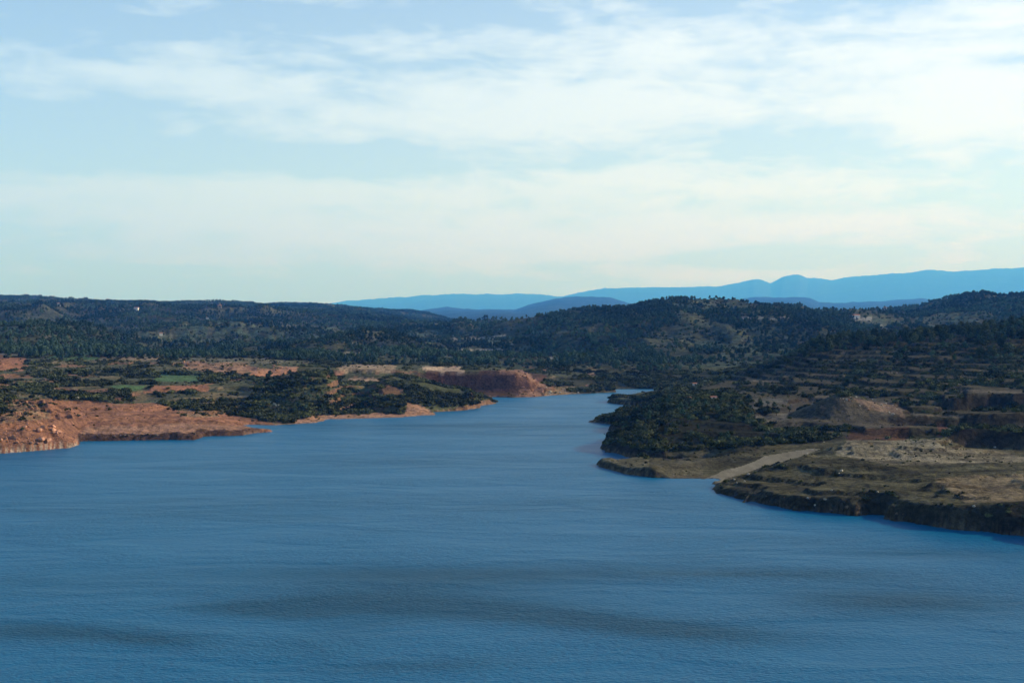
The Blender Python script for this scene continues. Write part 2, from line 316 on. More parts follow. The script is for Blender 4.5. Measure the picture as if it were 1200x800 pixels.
# left bank, from the water up
zone([(-320,480),(0,486),(22,478),(32,468),(100,469),(135,474),(180,471),(212,481),(262,486),(300,490),(335,498),(335,530),(95,530),(95,560),(-320,560)], RED, 0.03)
zone([(-320,480),(0,486),(22,470),(55,472),(60,490),(20,496),(-320,500)], (.21,.15,.085), 0.25)
zone([(200,483),(240,482),(255,489),(215,489)], (.26,.19,.12), 0.5)
rk = sstep(ridged(X/16, D/12, 4, 119), .1, .6)[..., None]*np.where(U < 95, .8, .55)[..., None]*((U < 330) & (D < 760))[..., None]; cover = cover*(1-rk)+np.array([.17,.085,.052])*rk
zone([(100,500),(230,496),(300,500),(300,520),(95,520)], (.30,.17,.11), 0.0)
zone([(-200,417),(32,419),(30,434),(-200,437)], RED, 0.03)
zone([(60,414),(118,417),(120,421),(58,420)], GREEN, 0.0)
zone([(0,410),(60,412),(50,416),(0,415)], GREY, .2)
zone([(145,416),(205,417),(190,422),(140,421)], TAN, .2)
zone([(52,456),(150,458),(155,470),(55,469)], (.03,.028,.018), 2.4, jag=.4)
zone([(203,424),(290,424),(300,431),(350,429),(352,434),(285,437),(215,432)], (.36,.20,.12), 0.10)
zone([(285,431),(350,430),(352,443),(300,443)], (.44,.21,.12), 0.06)
zone([(205,417),(300,419),(350,424),(300,427),(210,423)], (.16,.14,.09), .12)
zone([(185,438),(238,440),(232,447),(180,447)], GREEN, 0.0)
zone([(130,451),(170,452),(166,458),(135,458)], GREEN, 0.05)
zone([(180,452),(248,450),(246,459),(170,461)], RED, 0.05)
zone([(60,455),(130,455),(130,461),(60,460)], (.20,.10,.06), 0.3)
zone([(410,426),(462,427),(460,436),(400,437),(392,433)], TAN, 0.1)
zone([(405,443),(462,442),(455,449),(415,450)], (.42,.27,.18), 0.05)
zone([(390,436),(405,433),(400,441),(385,441)], RED, 0.1)
zone([(300,437),(400,434),(500,430),(590,460),(590,480),(500,490),(300,500)], (.075,.080,.034), 1.25, dmin=770, dmax=985, jag=.3)
zone([(345,490),(380,486),(440,483),(468,484),(476,472),(496,475),(512,488),(345,497)], (.38,.20,.125), 0.06)
zone([(495,428),(548,430),(545,438),(500,438)], (.45,.32,.22), 0.03, dmin=985)
zone([(500,436),(600,433),(640,440),(640,466),(500,466)], (.07,.033,.024), 0.02, dmin=985)  # camera-facing cliff: its shade is painted into the red-brown earth
zone([(582,432),(612,434),(640,452),(636,466),(608,466),(600,445)], (.30,.165,.105), 0.08, dmin=985)  # sunlit end of the same cliff, painted lighter
zone([(455,450),(475,455),(485,468),(440,462)], BROWN, 0.1)
zone([(640,452),(665,453),(665,465),(640,465)], (.3,.19,.1), 0.2)
zone([(640,443),(790,443),(790,456),(640,455)], (.034,.033,.022), 1.5, dmax=1250)
# streaks of bare ground on the middle hills
for (a, y0, c, y1, t) in [(530,397,592,396,1.4),(533,410,590,410.5,1.5),(478,411,528,413,1.2),(640,422,650,418,1.5),(870,372,925,373,1.3),(1002,372,1022,374,2.5),(1022,380,1040,386,1.6),(560,403,600,402,1.0),(380,413,430,414,1.0),(1035,366,1045,365,1.5)]:
    zone([(a,y0-t),(c,y1-t),(c,y1+t),(a,y0+t)], (.30,.27,.22), 0.0, dmax=3000, jag=.5)
es = (fbm(wu/28, YS/3.2, 4, 151) > .16) & (U < 700) & (D > 700) & (D < 1300) & (veg > .3) & ~((U > 300) & (U < 600) & (D < 985))
cover[es] = cover[es]*.3+np.where(fbm(X/90, D/90, 2, 152)[es][:, None] > 0, np.array([.20,.15,.085]), np.array([.26,.13,.075]))*.7; veg[es] = .12
# right bank
zone([(690,470),(860,466),(900,500),(985,512),(900,531),(690,540)], (.036,.036,.021), 1.9)  # slope turned from the sun: olive ground painted darker for its shade
zone([(690,536),(1000,514),(1720,500),(1720,640),(690,640)], (.105,.092,.052), 0.10)
zone([(690,536),(840,531),(826,560),(690,562)], (.12,.105,.065), 0.06)
zone([(985,516),(1120,515),(1105,524),(1180,529),(1210,540),(1040,545),(985,535)], (.25,.21,.14), 0.03)
zone([(1090,560),(1220,553),(1220,585),(1130,590)], (.20,.15,.09), 0.03)
zone([(915,470),(960,463),(1020,463),(1065,480),(1075,500),(905,505)], (.17,.14,.10), 0.02)
zone([(1000,465),(1060,478),(1060,486),(1015,478)], (.34,.23,.16), 0.05)
zone([(885,467),(928,468),(925,476),(885,477)], GREY, 0.10)
zone([(885,484),(930,484),(918,494),(880,494)], (.25,.22,.17), 0.05)
zone([(990,504),(1060,500),(1062,516),(985,516)], BROWN, 0.2)
zone([(1095,495),(1110,495),(1106,512),(1096,512)], (.30,.13,.09), 0.0)
for (a, y0, c, y1, t) in [(1040,437,1060,436,1.0),(1105,457,1200,459,1.6),(1070,486,1150,489,1.2),(1140,472,1210,474,1.8),(1105,434,1125,437,1.0),(920,440,1000,441,1.4),(960,412,1000,414,1),(880,445,930,447,1.6)]:
    zone([(a,y0-t),(c,y1-t),(c,y1+t),(a,y0+t)], (.26,.21,.15), 0.05, jag=.5)
stn = fbm(X/24, D/7, 4, 131)[..., None]; hz_ = ((U > 800) & (D < 560))[..., None]; cover = np.where(hz_, cover*np.clip(1+1.1*stn, .35, 1.6), cover)
# steep faces: bare earth or rock, darkened to paint in their shade
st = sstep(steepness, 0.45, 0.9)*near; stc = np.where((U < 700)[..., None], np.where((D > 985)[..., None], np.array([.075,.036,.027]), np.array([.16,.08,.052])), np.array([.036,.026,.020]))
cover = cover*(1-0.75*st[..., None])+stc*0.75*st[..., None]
ud = ((U > 92) & (U < 305) & (D < 720) & (sdm > -4) & (sdm < 4.5))[..., None]*.85; cover = cover*(1-ud)+np.array([.055,.034,.026])*ud  # shade on the undercut scarp, painted as a dark strip of rock
# wave-washed rim at the waterline
rim = ((Z > -0.5) & ~((U > 92) & (U < 285)) & (Z < 0.7) & (sdm < 6) & (sdm > -8))[..., None]*0.6
rimc = np.where((U < 92)[..., None], np.array([.42,.36,.29]), np.where((U < 700)[..., None], np.array([.22,.15,.11]), np.array([.16,.125,.08])))
cover = cover*(1-rim)+rimc*rim
# far land
ff = sstep(D, 7600, 9500)[..., None]; cover = cover*(1-ff)+np.array([.030,.040,.034])*ff
cover = np.where(((U > 760) & (D < 1250))[..., None], cover*np.where((D < 560) & (veg < .12), .68, .50)[..., None], cover*0.98); cover = np.clip(cover, 0.006, 0.8)  # right bank scaled down: deep shade put into the ground colour
bankv = (U > 840) & (D < 520) & (steepness > .28) & (sdm > 0.5) & (sdm < 26); veg[bankv] = .8; cover[bankv] = cover[bankv]*.3+np.array([.03,.028,.018])*.7  # headland front: scrub on soil painted near black for the shaded side

# ------------------------------------------------------------------ materials
def material(name):
    m = bpy.data.materials.new(name); m.use_nodes = True; nt = m.node_tree
    p = nt.nodes['Principled BSDF']; return m, nt, p, NB(nt)
def ground_material(name, fine=1.0, con=1.0):
    m, nt, p, q = material(name)
    at = q.n('ShaderNodeAttribute', attribute_name='cover'); pos = q.n('ShaderNodeNewGeometry').outputs['Position']
    a = q.noise(pos, 0.55*fine, 5, 0.6); c2 = q.noise(pos, 0.09*fine, 4, 0.6); d = q.noise(pos, 2.2*fine, 3, 0.7)
    f = q.m('ADD', q.remap(a, 0.3, 0.7, 1-.5*con, 1+.35*con), q.remap(c2, 0.3, 0.7, -0.25*con, 0.25*con))
    f2 = q.m('MULTIPLY', f, q.remap(d, 0.25, 0.75, 1-.25*con, 1+.25*con))
    colr = q.mix(1.0, at.outputs['Color'], q.comb(f2, f2, f2), 'MULTIPLY')
    q.put(p.inputs['Base Color'], colr); p.inputs['Roughness'].default_value = 1.0; p.inputs['Specular IOR Level'].default_value = 0.02
    bp = q.n('ShaderNodeBump'); bp.inputs['Strength'].default_value = 0.8; bp.inputs['Distance'].default_value = 0.9/fine
    q.put(bp.inputs['Height'], q.m('ADD', a, q.m('MULTIPLY', d, 0.3))); q.put(p.inputs['Normal'], bp.outputs[0])
    return m
M_bank = ground_material('earth_and_rock', 1.0)
M_track = ground_material('packed_sand', 1.0, .25)
M_hill = ground_material('hill_soil', 0.16)
M_far = ground_material('distant_land', 0.012)
def plain(name, colr, var=0.25, scale=1.0, rough=0.9, bump=0.0, rnd=0.0, spec=0.15):
    m, nt, p, q = material(name)
    pos = q.n('ShaderNodeTexCoord').outputs['Object']; nz = q.noise(pos, scale, 4, 0.6)
    f = q.remap(nz, 0.3, 0.7, 1-var, 1+var)
    if rnd:
        oi = q.n('ShaderNodeObjectInfo'); f = q.m('MULTIPLY', f, q.remap(oi.outputs['Random'], 0, 1, 1-rnd, 1+rnd, False))
    c0 = tuple(colr)+(1,)
    q.put(p.inputs['Base Color'], q.mix(1.0, c0, q.comb(f, f, f), 'MULTIPLY'))
    p.inputs['Roughness'].default_value = rough; p.inputs['Specular IOR Level'].default_value = spec
    if bump:
        bp = q.n('ShaderNodeBump'); bp.inputs['Strength'].default_value = bump; bp.inputs['Distance'].default_value = 0.2
        q.put(bp.inputs['Height'], nz); q.put(p.inputs['Normal'], bp.outputs[0])
    return m
def leaf_material(name, dark, light, stand=0.0):
    m, nt, p, q = material(name)
    oi = q.n('ShaderNodeObjectInfo'); pos = q.n('ShaderNodeTexCoord').outputs['Object']
    nz = q.noise(pos, 0.9, 3, 0.6)
    f = q.m('ADD', q.m('MULTIPLY', oi.outputs['Random'], 0.75), q.m('MULTIPLY', q.m('SUBTRACT', nz, 0.4), 0.9), clamp=True)
    colr = q.mix(f, tuple(dark)+(1,), tuple(light)+(1,))
    if stand:
        wp = q.n('ShaderNodeNewGeometry').outputs['Position']; k_ = q.remap(q.noise(wp, stand, 3, .55), .35, .65, .55, 1.5)
        colr = q.mix(1.0, colr, q.comb(k_, k_, k_), 'MULTIPLY')
    q.put(p.inputs['Base Color'], colr)
    p.inputs['Roughness'].default_value = 0.9; p.inputs['Specular IOR Level'].default_value = 0.02
    return m
M_pine = leaf_material('pine_needles', (.010,.018,.009), (.085,.10,.045))
M_shrub = leaf_material('shrub_leaves', (.007,.011,.005), (.098,.104,.042), .02)
M_olive = leaf_material('olive_leaves', (.035,.045,.028), (.085,.095,.06))
M_wood = leaf_material('wood_foliage', (.016,.034,.019), (.070,.100,.056), .0045)
M_bark = plain('bark', (.09,.065,.045), 0.3, 2.0)
M_redrock = plain('red_sandstone', (.36,.18,.11), 0.35, 0.9, 0.95, 0.6, 0.35)
M_rock = plain('pale_limestone', (.42,.37,.30), 0.25, 1.2, 0.9, 0.5, 0.2)
M_darkrock = plain('wet_dark_stone', (.12,.085,.06), 0.3, 1.0, 0.9, 0.5, 0.3)
M_plaster = plain('white_plaster', (.62,.59,.53), 0.08, 0.6)
M_stone = plain('rubble_wall', (.36,.27,.2), 0.3, 1.3, 0.9, 0.4)
M_tile = plain('clay_tiles', (.30,.13,.08), 0.2, 2.0)
M_glass = plain('dark_window', (.03,.035,.04), 0.1, 1.0, 0.3, 0, 0, 0.5)

# water
M_water, nt, p, q = material('lake_water')
pos = q.n('ShaderNodeNewGeometry').outputs['Position']
sp = q.n('ShaderNodeSeparateXYZ'); q.put(sp.inputs[0], pos); wx, wyy, _ = sp.outputs
v1 = q.comb(q.m('MULTIPLY', q.m('ADD', wx, q.m('MULTIPLY', wyy, 0.22)), .62), wyy, 0.0)
h1 = q.noise(v1, 1.25, 3, 0.62, 0.3)
h2 = q.noise(q.comb(q.m('SUBTRACT', wx, q.m('MULTIPLY', wyy, 0.2)), wyy, 5.0), 0.22, 3, 0.55, 0.4)
h3 = q.noise(q.comb(q.m('MULTIPLY', wx, 0.55), wyy, 9.0), 0.055, 3, 0.55, 0.5)
hh = q.m('ADD', q.m('MULTIPLY', h1, 1.25), q.m('ADD', q.m('MULTIPLY', h2, 0.9), q.m('MULTIPLY', h3, 1.0)))
# wind-ruffled patches; their weaker reflection is painted as darker water
sl = q.noise(q.comb(q.m('MULTIPLY', wx, 0.010), q.m('MULTIPLY', wyy, 0.030), 2.0), 1.0, 4, 0.5, 0.8)
ruffle_dark = q.remap(sl, 0.50, 0.72, 0.0, 0.30)
# the long painted dark wind patches of the foreground: centre x, y, half length, half width, tilt, strength (metres)
for (pu, pw, hu, hw, ang, s) in [(540,672,330,9,0,.8),(330,712,120,7,3,.9),(470,698,200,16,0,.7),(640,722,170,9,-14,.9),(800,742,140,9,-16,.8),(1060,706,150,15,0,.9),(1090,650,130,5,-4,.5),(60,742,150,9,-8,.9),(180,752,70,6,-10,.5),(950,672,130,6,-8,.5),(480,780,120,6,6,.5),(560,500,260,4,0,.4),(470,540,200,5,0,.3),(330,590,260,9,0,.25)]:
    cy = H*F/(pw-YH); cx = (pu-600)/F*cy; la = hu/F*cy; lb = 1.3*hw*cy*cy/(H*F); s = 1.15*s
    ca, sa = math.cos(R(ang)), math.sin(R(ang))
    dx = q.m('SUBTRACT', wx, float(cx)); dy = q.m('SUBTRACT', wyy, float(cy))
    dyw = q.m('ADD', dy, q.m('MULTIPLY', q.m('SUBTRACT', sl, 0.5), 18.0))
    a_ = q.m('DIVIDE', q.m('ADD', q.m('MULTIPLY', dx, ca), q.m('MULTIPLY', dyw, sa)), float(la))
    b_ = q.m('DIVIDE', q.m('SUBTRACT', q.m('MULTIPLY', dyw, ca), q.m('MULTIPLY', dx, sa)), float(lb))
    g = q.m('EXPONENT', q.m('MULTIPLY', q.m('ADD', q.m('MULTIPLY', a_, a_), q.m('MULTIPLY', b_, b_)), -1.0))
    ruffle_dark = q.m('MULTIPLY_ADD', g, s, ruffle_dark)
ruffle_dark = q.m('MINIMUM', ruffle_dark, 1.0)
bp = q.n('ShaderNodeBump'); q.put(bp.inputs['Height'], q.m('MULTIPLY', hh, q.remap(q.noise(q.comb(q.m('MULTIPLY', wx, .02), q.m('MULTIPLY', wyy, .045), 4.0), 1.0, 3, .5, .6), .3, .7, .45, 1.25))); q.put(bp.inputs['Strength'], q.remap(ruffle_dark, 0, 1, 0.80, 1.0)); bp.inputs['Distance'].default_value = 0.55
q.put(p.inputs['Normal'], bp.outputs[0])
q.put(p.inputs['Base Color'], q.mix(ruffle_dark, (.002,.104,.212,1), (.001,.056,.110,1)))  # darker base colour stands in for less sky reflected by ruffled water
q.put(p.inputs['Roughness'], q.remap(ruffle_dark, 0, 1, 0.34, 0.40)); p.inputs['IOR'].default_value = 1.333; p.inputs['Specular IOR Level'].default_value = 0.13

# ------------------------------------------------------------------ helpers that link objects
def link(name, me, parent=None, **props):
    o = bpy.data.objects.new(name, me); C.objects.link(o); o.parent = parent
    for k, v in props.items(): o[k] = v
    return o
def grid_object(name, fmask, mat, **props):
    """the faces of the terrain picked by fmask, as one sheet"""
    jj, ii = np.nonzero(fmask); v00 = jj*nU+ii
    quads = np.stack([v00, v00+1, v00+nU+1, v00+nU], 1)
    used, inv = np.unique(quads, return_inverse=True); inv = inv.reshape(-1, 4)
    me = bpy.data.meshes.new(name); me.vertices.add(len(used)); me.loops.add(inv.size); me.polygons.add(len(inv))
    co = np.stack([X.ravel()[used], D.ravel()[used], Z.ravel()[used]], 1)
    me.vertices.foreach_set('co', co.ravel()); me.loops.foreach_set('vertex_index', inv.ravel().astype(np.int32))
    me.polygons.foreach_set('loop_start', np.arange(0, inv.size, 4, dtype=np.int32)); me.polygons.foreach_set('loop_total', np.full(len(inv), 4, np.int32))
    me.polygons.foreach_set('use_smooth', np.ones(len(inv), bool)); me.update(calc_edges=True)
    ca = me.color_attributes.new('cover', 'FLOAT_COLOR', 'POINT')
    rgba = np.ones((len(used), 4)); rgba[:, :3] = cover.reshape(-1, 3)[used]; ca.data.foreach_set('color', rgba.ravel())
    me.materials.append(mat); return link(name, me, None, **props)

Zf = np.maximum(np.maximum(Z[:-1, :-1], Z[1:, 1:]), np.maximum(Z[1:, :-1], Z[:-1, 1:]))
keep = Zf > -1.5
Df = D[:-1, :-1]; Uf = U[:-1, :-1]; YSf = YS[:-1, :-1]
track = inpoly(wu[:-1, :-1]*.6+Uf*.4, wy[:-1, :-1]*.45+YSf*.55, [(824,562),(855,549),(884,541),(893,535),(925,529),(948,525),(958,526),(940,533),(918,540),(885,549),(850,560),(840,566)]) & (Df < 620) & keep
islr = Uf > 700
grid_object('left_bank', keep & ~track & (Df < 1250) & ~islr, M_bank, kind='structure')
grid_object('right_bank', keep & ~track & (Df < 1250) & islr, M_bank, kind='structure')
grid_object('middle_hills', keep & (Df >= 1250) & (Df < 7600), M_hill, kind='structure')
grid_object('far_ridges', keep & (Df >= 7600) & (Df < 33000), M_far, kind='structure')
grid_object('mountains', keep & (Df >= 33000), M_far, kind='structure')
cover[:] = np.array([.20,.172,.122])*(1+.25*fbm(X/3, D/14, 3, 141)[..., None])
grid_object('dirt_track', track, M_track, kind='structure')

bm = bmesh.new(); vs = [bm.verts.new(c) for c in ((-900,-400,0),(1200,-400,0),(1200,1350,0),(-900,1350,0))]; bm.faces.new(vs)
me = bpy.data.meshes.new('lake'); bm.to_mesh(me); bm.free(); me.materials.append(M_water); link('lake', me, None, kind='structure')

# ------------------------------------------------------------------ plant meshes
def leaf_cloud(blobs, n, size, seed, core=0.72):
    """a crown: dark lumpy cores with many small leaf faces spread over and through them"""
    r = np.random.default_rng(seed); V = []; Fc = []
    ws = np.array([bb[3]**2 for bb in blobs]); ws = ws/ws.sum()
    for bb in blobs:                                              # cores
        m = bmesh.new(); bmesh.ops.create_icosphere(m, subdivisions=1, radius=1)
        o = len(V)
        for v in m.verts:
            k = core*(0.8+0.4*r.random()); V.append((bb[0]+v.co.x*bb[3]*k, bb[1]+v.co.y*bb[3]*k, bb[2]+v.co.z*bb[4]*k))
        m.verts.ensure_lookup_table()
        for f in m.faces: Fc.append(tuple(o+v.index for v in f.verts))
        m.free()
    for k in range(n):
        bb = blobs[r.choice(len(blobs), p=ws)]
        d = r.normal(size=3); d /= np.linalg.norm(d)
        if d[2] < -0.45: d[2] *= -1
        rad = 0.72+0.42*r.random(); c = np.array(bb[:3])+d*np.array([bb[3], bb[3], bb[4]])*rad
        nrm = d*0.9+r.normal(size=3)*0.55; nrm /= np.linalg.norm(nrm)
        t = np.cross(nrm, r.normal(size=3)); t /= np.linalg.norm(t); s2 = np.cross(nrm, t)
        sz_ = size*(0.6+0.8*r.random()); o = len(V)
        for a, c2 in ((-1,-.6),(.2,-1),(1,.5),(-.4,.9)): V.append(tuple(c+t*a*sz_+s2*c2*sz_))
        Fc.append((o, o+1, o+2, o+3))
    return V, Fc
def tube(pts, rads, sides=5):
    V = []; Fc = []
    for (x, y, z), r in zip(pts, rads):
        for k in range(sides): V.append((x+r*math.cos(k*2*math.pi/sides), y+r*math.sin(k*2*math.pi/sides), z))
    for j in range(len(pts)-1):
        for k in range(sides): a = j*sides+k; c = j*sides+(k+1) % sides; Fc.append((a, c, c+sides, a+sides))
    return V, Fc
def mesh(name, parts):
    V = []; Fc = []; mi = []; mats = []
    for (v, f, m) in parts:
        o = len(V); V += v; Fc += [tuple(o+i for i in ff) for ff in f]
        if m not in mats: mats.append(m)
        mi += [mats.index(m)]*len(f)
    me = bpy.data.meshes.new(name); me.from_pydata(V, [], Fc)
    for m in mats: me.materials.append(m)
    me.polygons.foreach_set('material_index', mi); me.update(); return me
def pine_parts(seed, leaves, size):
    r = random.Random(seed); h = 1.0                               # unit height, scaled on placing
    lean = (r.uniform(-.05,.05), r.uniform(-.05,.05)); blobs = []
    n = r.randint(4, 6)
    for k in range(n):
        t = k/(n-1); z = 0.36+0.46*t; rr = (0.25-0.12*abs(t-0.35))*r.uniform(.8,1.15)*(1 if t < .9 else .75); a = r.uniform(0, 6.28); off = 0.15*(1-t)*r.uniform(.5,1.2)
        blobs.append((lean[0]*t+off*math.cos(a), lean[1]*t+off*math.sin(a), z, rr, rr*0.62))
    if r.random() < .6:
        a = r.uniform(0, 6.28); blobs.append((.2*math.cos(a), .2*math.sin(a), .42, .14, .09))
    trunk = tube([(0,0,-.06),(lean[0]*.3,lean[1]*.3,.3),(lean[0],lean[1],.75)], [.035,.026,.010])
    tv, tf = trunk
    for bb in blobs[:4]:                                           # limbs out to the clumps
        v, f = tube([(lean[0]*.3,lean[1]*.3,bb[2]-.14),(bb[0]*.6,bb[1]*.6,bb[2]-.06),(bb[0],bb[1],bb[2])], [.014,.010,.004], 4); o = len(tv); tv = tv+v; tf = tf+[tuple(o+i for i in ff) for ff in f]
    return (tv, tf), leaf_cloud(blobs, leaves, size, seed)
def shrub_parts(seed, leaves, size):
    r = random.Random(seed); blobs = []
    for k in range(r.randint(3, 5)):
        a = r.uniform(0, 6.28); o = r.uniform(.1, .5); rr = r.uniform(.34, .6)
        blobs.append((o*math.cos(a), o*math.sin(a), rr*.55, rr, rr*.75))
    tv, tf = [], []
    for bb in blobs:
        v, f = tube([(0,0,-.1),(bb[0]*.6,bb[1]*.6,bb[2]*.7),(bb[0],bb[1],bb[2])], [.05,.03,.012], 4); o = len(tv); tv = tv+v; tf = tf+[tuple(o+i for i in ff) for ff in f]
    return (tv, tf), leaf_cloud(blobs, leaves, size, seed, 0.66)
def olive_parts(seed, leaves, size):
    r = random.Random(seed); blobs = []
    for k in range(5):
        a = r.uniform(0, 6.28); o = r.uniform(.05, .2); blobs.append((o*math.cos(a), o*math.sin(a), .58+r.uniform(-.12,.16), r.uniform(.2,.3), r.uniform(.18,.24)))
    return tube([(0,0,-.06),(.02,0,.2),(0,.02,.5)], [.07,.05,.03]), leaf_cloud(blobs, leaves, size, seed)

# ------------------------------------------------------------------ where the plants stand
vm = veg*1.0
clump = fbm(X/34, D/48, 4, 201)
LOCKED = []
def scatter(n, d0, d1, u0=-120, u1=1380, power=1.0):
    d = np.sqrt(rng.random(n)*(d1**2-d0**2)+d0**2); u = u0+(u1-u0)*rng.random(n); return u, d
def visible(u, d, h, margin=2.5):
    z = samp(Z, u, d); tip = YH+(H-z-h)*F/d
    return (tip < samp(hid, u, d)+margin) & (z > 0.15)
def rec(u, d, h, kind):
    return np.stack([(u-600)/F*d, d, samp(Z, u, d), h, np.full(u.shape, kind), u, samp(YS, u, d)], 1)
plants = []
vsamp = lambda A, u, d: samp(A, u, d)
ng = sstep(steepness, 0.7, 1.3)
# shrubs on both banks
u, d = scatter(230000, 340, 1250)
v = samp(veg, u, d); c = samp(clump, u, d); s = samp(steepness, u, d)
pr = np.clip(v*0.5+np.clip(v, 0, 1)*1.8*c, 0, 1)*np.where(v > .5, .9, .55)*np.where(s > 1.0, .15, 1)
inland = samp(sdm, u, d) > 1.2
field = inpoly(u, samp(YS, u, d), [(850,436),(1000,425),(1000,462),(930,466),(880,478),(850,462)])
pr = np.where(field, pr*0.25, pr)
k = (rng.random(len(u)) < pr) & inland; u, d = u[k], d[k]
hgt = (0.8+2.9*rng.random(len(u))**2.2)*np.where((u > 820) & (d < 545), .5, 1)*np.where(samp(veg, u, d) < .5, .5, 1.0)
k = visible(u, d, hgt) & (samp(td, u, d) > 9.5); plants.append(rec(u[k], d[k], hgt[k], 0))
# low tufts on the bare ground of the right bank
u, d = scatter(60000, 340, 640, 690, 1380)
k = (rng.random(len(u)) < -.08+0.6*samp(clump, u, d)) & (rng.random(len(u)) < .6) & (samp(veg, u, d) > .01) & (samp(sdm, u, d) > 1) & (samp(td, u, d) > 9.5); u, d = u[k], d[k]; hgt = .22+.45*rng.random(len(u))**2
k = visible(u, d, hgt); plants.append(rec(u[k], d[k], hgt[k], 0))
# pines on the banks: the belt behind the left bank, the ridge on the right
pz = np.zeros(U.shape)
pz += 0.9*inpoly(wu, wy, [(-300,366),(60,372),(130,388),(300,404),(420,410),(640,418),(640,426),(420,424),(350,416),(0,412),(-300,414)])
pz += .7*inpoly(wu, wy, [(930,425),(955,392),(1000,380),(1100,372),(1400,350),(1400,398),(1200,398),(1000,412)])
pz += 0.15*inpoly(wu, wy, [(1040,400),(1200,396),(1400,390),(1400,440),(1040,436)])
pz += 0.15*inpoly(wu, wy, [(690,470),(940,465),(940,536),(700,530)])
pz += 0.08*inpoly(wu, wy, [(300,438),(400,438),(400,485),(300,485)])
pz = np.clip(pz, 0, 1)*np.clip(veg, 0, 1)*(D < 1260)
u, d = scatter(60000, 560, 1250)
k = (rng.random(len(u)) < np.clip(samp(pz, u, d), 0, 1)*(0.35+0.8*np.clip(.5+samp(clump, u, d), 0, 1))*.55); u, d = u[k], d[k]
hgt = 4.0+4.5*rng.random(len(u))
hgt = np.where(d < 900, hgt*.62, hgt)*np.where((u > 930) & (d > 900), 1.3, 1)
k = visible(u, d, hgt); plants.append(rec(u[k], d[k], hgt[k], 1))
# the middle hills
cl2 = 0.75*fbm(X/38, D/75, 4, 211)+.5*fbm(X/130, D/200, 2, 212)
u, d = scatter(210000, 1250, 2650, -60, 1300)
k = rng.random(len(u)) < np.clip(samp(veg, u, d)*(0.34+1.7*samp(cl2, u, d)), 0.05, 1); u, d = u[k], d[k]
hgt = np.where(rng.random(len(u)) < 0.42, 4.5+5.0*rng.random(len(u)), 1.6+2.0*rng.random(len(u)))
k = visible(u, d, hgt); u, d, hgt = u[k], d[k], hgt[k]; plants.append(np.where(True, rec(u, d, hgt, 1), 0)); plants[-1][:, 4] = np.where(hgt > 4, 1, 0)
u, d = scatter(300000, 2600, 7000, -30, 1250)
k = rng.random(len(u)) < np.clip(0.6+1.0*samp(cl2, u, d), 0.08, 1); u, d = u[k], d[k]; hgt = 5+6.5*rng.random(len(u))**1.5
k = visible(u, d, hgt); plants.append(rec(u[k], d[k], hgt[k], 1))
# orchard trees in loose rows on the grey fields right of the narrows
orch = []
for (uu, yy) in [(868,457),(876,461),(884,464),(893,466),(901,463),(908,467),(916,462),(925,465),(934,461),(942,464),(951,459),(960,462),(880,470),(891,474),(899,476),(907,479),(871,468),(866,473),
                 (838,463),(846,459),(855,464),(930,452),(940,450),(951,453),(963,449),(975,452),(986,447),(997,450),(905,452),(915,449),(892,453),(1006,455),(1018,451),(1029,456),(1040,450),(1052,454),(1063,449),(1075,452),
                 (910,487),(897,487),(925,483)]:
    x, y, z = ground_at(uu, yy); 
    if y < 1150: orch.append((x, y, z, random.uniform(3.0, 4.2), 2, uu, yy))
for i in range(150):
    uu = random.uniform(890, 1200); row = random.choice([441,446,437,432,428,424]); yy = row+random.uniform(-1,1)
    x, y, z = ground_at(uu, yy)
    if 600 < y < 1150: orch.append((x, y, z, random.uniform(2.6, 4.0), 2, uu, yy))
plants = np.concatenate(plants+[np.array(orch)])
print('plants', len(plants))

